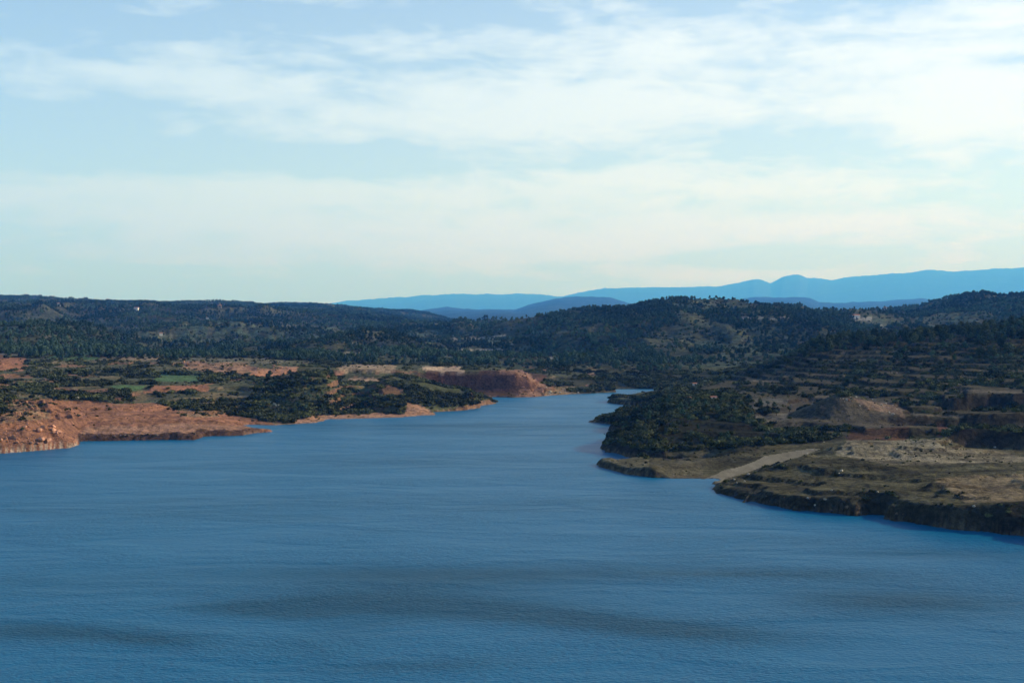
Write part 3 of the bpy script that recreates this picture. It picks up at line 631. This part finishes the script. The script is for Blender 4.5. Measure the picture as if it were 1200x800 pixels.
# ---- the largest 300 of each kind are objects of their own
inview = (plants[:, 5] > 0) & (plants[:, 5] < 1200)
size_px = plants[:, 3]*F/plants[:, 1]*inview
def copy_thing(src, parts, loc, scale, rz, label, category, group):
    c = src.copy(); C.objects.link(c); c.location = loc; c.scale = scale; c.rotation_euler = (0, 0, rz)
    c['label'] = label; c['category'] = category; c['group'] = group
    for ch in parts:
        k = ch.copy(); C.objects.link(k); k.parent = c
    return c
def where(kind, u, y, d):
    """label, group by the place where the plant stands"""
    n = {0: ('shrub', 'dark green shrub'), 1: ('pine', 'bushy green pine tree'), 2: ('tree', 'round grey-green orchard tree')}[kind]
    if kind == 2:
        if y < 448: return n[1]+' on a high terrace of the right hillside', 'orchard trees on the upper terraces of the right hillside'
        if u < 935 and y > 466: return n[1]+' on the pale field left of the spoil heap', 'orchard trees on the pale field by the spoil heap'
        return n[1]+' on the olive-green field behind the spoil heap', 'orchard trees on the field behind the spoil heap'
    if u < 700:
        if y > 468 and u < 330: p = ('low on the red earth bank of the left shore', 'red left bank')
        elif u < 110: p = ('on the scrubby slope at the left edge of the photo', 'scrubby left slope')
        elif u < 290: p = ('on the flat scrubland above the red left bank', 'flat scrubland above the red bank')
        elif u < 400: p = ('on the dark rounded knoll of the left shore', 'dark rounded knoll')
        elif u < 455: p = ('between the dark knoll and the green headland on the left shore', 'saddle before the green headland')
        elif u < 590: p = ('on the green headland that juts from the left shore', 'green headland')
        else: p = ('beyond the red cliff at the far end of the lake', 'shore beyond the red cliff')
    else:
        if d < 520 and u > 825: p = ('on the bare flat headland at the right edge of the lake', 'bare right headland')
        elif d < 560 and u < 880 and y > 530: p = ('on the low brown spit on the right shore', 'low brown spit')
        elif u < 780 and y > 485 : p = ('at the tip of the dark wooded point on the right shore', 'tip of the dark wooded point')
        elif u < 780: p = ('on the small points at the lake narrows on the right', 'small points at the narrows')
        elif u < 940 and y > 468: p = ('on the dark slope above the brown spit', 'dark slope above the brown spit')
        elif y > 495: p = ('on the earth bank behind the bare right headland', 'earth bank behind the bare headland')
        elif y > 455: p = ('on the lower terraces around the spoil heap', 'lower terraces around the spoil heap')
        elif y > 412: p = ('on the middle terraces of the right hillside', 'middle terraces of the right hillside')
        elif u < 1060: p = ('at the left end of the right ridge top', 'left part of the right ridge top')
        else: p = ('on the right ridge top near the photo edge', 'right ridge top near the photo edge')
    plural = 'shrubs' if kind == 0 else 'pine trees'
    return n[1]+' '+p[0], plural+' on the '+p[1]

KINDS = {0: ('shrub', shrub_parts, M_shrub, 'stems', 'foliage'), 1: ('pine_tree', pine_parts, M_pine, 'trunk', 'crown'), 2: ('orchard_tree', olive_parts, M_olive, 'trunk', 'crown')}
rest = np.ones(len(plants), bool)
for kind, (nm, fn, mat, n1_, n2_) in KINDS.items():
    idx = np.nonzero((plants[:, 4] == kind) & inview & visible(plants[:, 5], plants[:, 1], plants[:, 3], -0.45*plants[:, 3]*F/plants[:, 1]))[0]
    idx = idx[np.argsort(-size_px[idx])][:300]; rest[idx] = False
    info = [where(kind, plants[i][5], plants[i][6], plants[i][1]) for i in idx]; final = {}
    for gname in sorted(set(t[1] for t in info)):
        mem = [q_ for q_ in range(len(idx)) if info[q_][1] == gname]
        if len(mem) < 4: 
            for q_ in mem: final[q_] = info[q_][0]
            continue
        us_ = sorted(plants[idx[q_]][5] for q_ in mem); ysr = sorted(plants[idx[q_]][6] for q_ in mem)
        big = mem[0]
        for q_ in mem:
            uu, yy = plants[idx[q_]][5:7]; r_ = us_.index(uu)/len(us_); rv = ysr.index(yy)/len(ysr)
            side = 'left' if r_ < .34 else ('middle' if r_ < .67 else 'right'); lv = 'upper ' if rv < .5 else 'lower '
            t = info[q_][0].split(' ')
            final[q_] = (info[q_][0]+', in the '+(lv if len(mem) > 24 else '')+side+' of them') if q_ != big else info[q_][0].replace(t[0]+' ', 'largest '+t[0]+' ', 1)
            w_ = final[q_].split(' ')
            if len(w_) > 16: final[q_] = final[q_].replace(' dark green ', ' ').replace('bushy green ', '').replace('dark green ', '').replace('round grey-green ', '')
            if len(final[q_].split(' ')) > 16: final[q_] = final[q_].replace(' of the photo', '').replace(' of them', ' part')
            if len(final[q_].split(' ')) > 16: final[q_] = ' '.join(final[q_].split(' ')[:16])
    protos = []
    for vnum in range(5):
        (tv, tf), (lv, lf) = fn(100*kind+vnum, 260 if kind else 170, 0.036 if kind else 0.12)
        protos.append((mesh(n1_, [(tv, tf, M_bark)]), mesh(n2_, [(lv, lf, mat)])))
    src = []
    used = [False]*5
    for j, i in enumerate(idx):
        x, y, z, h, _, uu, yy = plants[i]; vnum = random.randrange(5); s = h if kind else h*0.95
        wd = random.uniform(.85, 1.25); label, group = final[j], info[j][1]
        if not used[vnum]:
            e = bpy.data.objects.new(nm, None); C.objects.link(e)
            pa = [link(n1_, protos[vnum][0], e), link(n2_, protos[vnum][1], e)]
            used[vnum] = (e, pa); e.location = (x, y, z-.05); e.scale = (s*wd, s*wd, s); e.rotation_euler = (0, 0, random.uniform(0, 6.28))
            e['label'] = label; e['category'] = {0: 'shrub', 1: 'pine tree', 2: 'tree'}[kind]; e['group'] = group
        else:
            e, pa = used[vnum]; copy_thing(e, pa, (x, y, z-.05), (s*wd, s*wd, s), random.uniform(0, 6.28), label, {0: 'shrub', 1: 'pine tree', 2: 'tree'}[kind], group)

# ---- everything smaller: one mass of scrub, one mass of wood
def mass(name, sel, fn, mats, nvar, leaves, size, seed, **props):
    col = bpy.data.collections.new(name+'_plants')
    for vnum in range(nvar):
        (tv, tf), (lv, lf) = fn(seed+vnum, leaves, size)
        me = mesh(name+'_plant', [(lv, lf, mats), (tv, tf, M_bark)]); o = bpy.data.objects.new(name+'_plant', me); col.objects.link(o)
    P = plants[sel]; me = bpy.data.meshes.new(name); me.vertices.add(len(P))
    co = P[:, :3].copy(); co[:, 2] -= .05; me.vertices.foreach_set('co', co.ravel())
    for an, ty, arr in (('size', 'FLOAT', P[:, 3]), ('turn', 'FLOAT', rng.random(len(P))*6.28), ('wide', 'FLOAT', 0.85+.5*rng.random(len(P)))):
        at = me.attributes.new(an, ty, 'POINT'); at.data.foreach_set('value', arr.astype(np.float32))
    at = me.attributes.new('pick', 'INT', 'POINT'); at.data.foreach_set('value', rng.integers(0, nvar, len(P)).astype(np.int32))
    o = link(name, me, None, kind='stuff', **props)
    ng_ = bpy.data.node_groups.new(name, 'GeometryNodeTree')
    ng_.interface.new_socket('Geometry', in_out='INPUT', socket_type='NodeSocketGeometry'); ng_.interface.new_socket('Geometry', in_out='OUTPUT', socket_type='NodeSocketGeometry')
    N = ng_.nodes; L = ng_.links; gi_ = N.new('NodeGroupInput'); go = N.new('NodeGroupOutput')
    ci = N.new('GeometryNodeCollectionInfo'); ci.inputs['Collection'].default_value = col; ci.inputs['Separate Children'].default_value = True
    ip = N.new('GeometryNodeInstanceOnPoints'); ip.inputs['Pick Instance'].default_value = True
    def attr(n, t):
        a = N.new('GeometryNodeInputNamedAttribute'); a.data_type = t; a.inputs['Name'].default_value = n; return a.outputs['Attribute']
    cr_ = N.new('ShaderNodeCombineXYZ'); L.new(attr('turn', 'FLOAT'), cr_.inputs[2])
    mu = N.new('ShaderNodeMath'); mu.operation = 'MULTIPLY'; sa_ = attr('size', 'FLOAT'); L.new(sa_, mu.inputs[0]); L.new(attr('wide', 'FLOAT'), mu.inputs[1])
    cs = N.new('ShaderNodeCombineXYZ'); L.new(mu.outputs[0], cs.inputs[0]); L.new(mu.outputs[0], cs.inputs[1]); L.new(sa_, cs.inputs[2])
    L.new(gi_.outputs[0], ip.inputs['Points']); L.new(ci.outputs[0], ip.inputs['Instance']); L.new(attr('pick', 'INT'), ip.inputs['Instance Index'])
    L.new(cr_.outputs[0], ip.inputs['Rotation']); L.new(cs.outputs[0], ip.inputs['Scale']); L.new(ip.outputs[0], go.inputs[0])
    md = o.modifiers.new('plants', 'NODES'); md.node_group = ng_; return o
mass('scrub', rest & (plants[:, 4] == 0), shrub_parts, M_shrub, 5, 70, 0.17, 500, label='dark green and olive scrub covering both banks of the lake')
mass('pine_wood', rest & (plants[:, 4] >= 1), pine_parts, M_wood, 6, 110, 0.055, 600, label='dark pine wood covering the hills behind the lake')

# ------------------------------------------------------------------ rocks
def rock_mesh(name, seed, mat, flat=0.7):
    r = random.Random(seed); m = bmesh.new(); bmesh.ops.create_icosphere(m, subdivisions=2, radius=1)
    cuts = [(np.array([r.gauss(0,1), r.gauss(0,1), r.gauss(0,.8)]), r.uniform(.55, .85)) for _ in range(9)]
    for v in m.verts:
        c = np.array(v.co)
        for n_, dd in cuts:
            n_ = n_/np.linalg.norm(n_); t = c@n_
            if t > dd: c = c-n_*(t-dd)
        v.co = (c[0]*1.0, c[1]*.8, c[2]*flat)
    me = bpy.data.meshes.new(name); m.to_mesh(me); m.free(); me.materials.append(mat); return me
red_r = [rock_mesh('boulder', 10+i, M_redrock) for i in range(5)]; pale_r = [rock_mesh('boulder', 30+i, M_rock) for i in range(4)]; dark_r = [rock_mesh('boulder', 50+i, M_darkrock) for i in range(4)]
def boulder(u, y, s, meshes, label, group=None, sink=.25):
    x, yy, z = ground_at(u, y)
    if yy > 1400: return
    o = link('boulder', random.choice(meshes)); o.location = (x, yy, z+s*(.7-sink)*.5); o.rotation_euler = (random.uniform(-.3,.3), random.uniform(-.3,.3), random.uniform(0, 6.28))
    o.scale = (s*random.uniform(.8,1.3), s*random.uniform(.8,1.2), s*random.uniform(.7,1.1)); o['label'] = label; o['category'] = 'rock'
    if group: o['group'] = group
def many(n, poly, smin, smax, meshes, label, group):
    us = [p_[0] for p_ in poly]; yv = [p_[1] for p_ in poly]; c = 0; t = 0
    while c < n and t < n*30:
        t += 1; uu = random.uniform(max(0, min(us)), max(us)); yy = random.uniform(min(yv), max(yv))
        if inpoly(np.array([uu]), np.array([yy]), poly)[0]:
            fu_ = (uu-max(0, min(us)))/(max(us)-max(0, min(us))); fv_ = (yy-min(yv))/(max(yv)-min(yv))
            tag_ = ', '+(('upper ' if fv_ < .5 else 'lower ') if n > 24 else '')+('left' if fu_ < .34 else 'middle' if fu_ < .67 else 'right')+' part'
            boulder(uu, yy, smin+(smax-smin)*random.random()**3.0, meshes, label+tag_, group); c += 1
many(90, [(0,492),(60,493),(93,518),(60,525),(0,530)], .35, 2.0, red_r, 'orange sandstone boulder on the rocky slope at the left photo edge', 'boulders on the rocky slope at the left edge')
many(18, [(5,478),(35,472),(40,482),(25,492),(0,490)], .4, 1.3, red_r, 'pale orange rock among low plants above the left rocky slope', 'rocks above the left rocky slope')
many(30, [(95,511),(230,509),(300,503),(300,508),(230,514),(95,516)], .4, 1.2, dark_r, 'dark wet stone along the waterline of the long red bank', 'stones along the waterline of the red bank')
many(18, [(205,424),(285,425),(345,432),(345,440),(300,440),(270,434),(205,430)], .8, 2.6, red_r, 'orange rock in the low outcrop behind the left scrubland', 'rocks of the orange outcrop behind the scrubland')
many(15, [(310,472),(350,472),(378,484),(320,488)], .6, 1.7, pale_r, 'pale rock among scrub at the foot of the dark knoll', 'pale rocks at the foot of the dark knoll')
many(15, [(600,438),(625,441),(640,464),(610,465)], .8, 2.8, red_r, 'orange block fallen from the lit right end of the red cliff', 'blocks at the lit end of the red cliff')
many(8, [(638,455),(700,457),(690,462),(640,464)], .6, 1.6, pale_r, 'small tan rock on the low shore right of the red cliff', 'tan rocks right of the red cliff')
many(14, [(855,583),(930,597),(1060,610),(1060,600),(930,588),(860,575)], .35, 1.0, dark_r, 'brown stone in the steep bank of the bare right headland', 'stones in the steep bank of the right headland')
for (uu, yy, s, tx) in [(861,562,.75,'white rock lying near the left tip of the bare right headland'),(872,564,.5,'small white rock just right of the one near the headland tip'),(877,560,.7,'white rock on the rise behind the tip of the right headland'),
    (864,569,.55,'white rock lowest on the left tip of the right headland'),(952,528,.6,'white rock on the grassy rise right of the sandy track'),(946,532,.7,'white rock beside the upper end of the sandy track'),
    (986,553,.9,'largest white rock in the middle of the bare right headland'),(983,556,.5,'small white rock just left of the largest white headland rock'),(947,586,.9,'white boulder low on the bank in the middle of the headland'),
    (955,592,.6,'white rock at the water below the white bank boulder'),(967,586,.7,'pale rock on the bank right of the white bank boulder'),(974,578,.6,'pale rock above the bank right of the white bank boulder'),
    (965,518,.6,'white rock left of the reddish bank behind the headland'),(970,514,.8,'white rock at the foot of the reddish earth bank'),(943,517,.55,'white rock on the dark bank above the sandy track'),(935,519,.5,'smaller white rock on the dark bank above the sandy track'),
    (1167,526,1.2,'pale pointed rock below the dark earth cliff at the right edge'),(1028,577,.7,'pale rock on the rim of the bare right headland'),(1141,598,.7,'tan rock on the rim of the headland near the right edge')]:
    boulder(uu, yy, s*.8, pale_r, tx)
many(24, [(975,464),(1005,463),(1050,476),(1062,488),(1030,486),(1000,478)], .4, 1.3, pale_r+red_r[:1], 'tan rock on the lit rubble top of the spoil heap', 'rocks on the lit top of the spoil heap')
many(10, [(55,456),(150,460),(150,470),(60,468)], .8, 2.0, pale_r, 'grey rock in the dark thicket above the red bank', 'grey rocks in the thicket above the red bank')
many(12, [(312,452),(322,452),(326,470),(312,470)], .5, 1.3, pale_r, 'pale rock in the group on the left side of the dark knoll', 'pale rocks on the left side of the dark knoll')

# ------------------------------------------------------------------ far houses
def box(x0, x1, y0, y1, z0, z1):
    V = [(x, y, z) for z in (z0, z1) for (x, y) in ((x0,y0),(x1,y0),(x1,y1),(x0,y1))]
    return V, [(0,3,2,1),(4,5,6,7),(0,1,5,4),(1,2,6,5),(2,3,7,6),(3,0,4,7)]
def house(u, y, w, d, h, rz, label, wallm=M_plaster, tower=0):
    x, yy, z = ground_at(u, y); e = bpy.data.objects.new('house', None); C.objects.link(e); e.location = (x, yy, z); e.rotation_euler = (0, 0, rz)
    e['label'] = label; e['category'] = 'house'
    v, f = box(-w/2, w/2, -d/2, d/2, -1.5, h); link('wall', mesh('wall', [(v, f, wallm)]), e)
    r = h*.35; V = [(-w/2-.4,-d/2-.4,h),(w/2+.4,-d/2-.4,h),(w/2+.4,d/2+.4,h),(-w/2-.4,d/2+.4,h),(-w/2-.4,0,h+r),(w/2+.4,0,h+r)]
    link('roof', mesh('roof', [(V, [(0,1,5,4),(2,3,4,5),(1,2,5),(3,0,4),(3,2,1,0)], M_tile)]), e)
    for k in range(max(1, int(w/4))):
        xc = -w/2+(k+.5)*w/max(1, int(w/4)); v, f = box(xc-.5, xc+.5, -d/2-.06, -d/2+.02, h*.4, h*.4+1.3); link('window', mesh('window', [(v, f, M_glass)]), e)
    if tower:
        v, f = box(-w*.15, w*.15, -w*.15, w*.15, h+.2, h+tower); link('tower', mesh('tower', [(v, f, wallm)]), e)
house(69,362,9,7,5,.2,'white house on the wooded ridge near the left photo edge')
house(160,365,11,8,6,-.2,'brightest white house below the left ridge skyline')
house(258,362,10,8,6,.1,'pinkish stone house with a tower near the left skyline',M_stone,7)
house(243,377,7,6,4,0,'small pale house halfway down the wooded left ridge')
house(292,377,7,6,4,.4,'small pale house on the wooded ridge left of the valley')
house(188,393,5,5,3.5,.4,'tiny white hut among the pines above the scrubland')
house(1003,374,12,8,5,.3,'white building beside the pale clearing on the right hills')
house(1037,366,8,7,4.5,-.2,'small pale house below the ridge right of the pale clearing')
house(814,453,3.2,2.6,2.2,.2,'small white shed on the fields beyond the right narrows')
house(837,470,3.0,2.4,2.0,-.1,'white hut on the dark slope left of the orchard field')
house(806,470,2.6,2.2,1.9,.3,'white hut among shrubs above the right lake narrows')

# ------------------------------------------------------------------ haze
v, f = box(-42000, 42000, -260, 76000, -8, 2950)
M_haze = bpy.data.materials.new('haze'); M_haze.use_nodes = True; nt = M_haze.node_tree; nt.nodes.clear()
pvn = nt.nodes.new('ShaderNodeVolumePrincipled'); o_ = nt.nodes.new('ShaderNodeOutputMaterial'); nt.links.new(pvn.outputs[0], o_.inputs['Volume'])
pvn.inputs['Color'].default_value = (.065,.33,1,1); pvn.inputs['Absorption Color'].default_value = (1,1,1,1); pvn.inputs['Density'].default_value = 4.6e-5; pvn.inputs['Anisotropy'].default_value = 0.1
link('haze', mesh('haze', [(v, f, M_haze)]), None, kind='stuff')
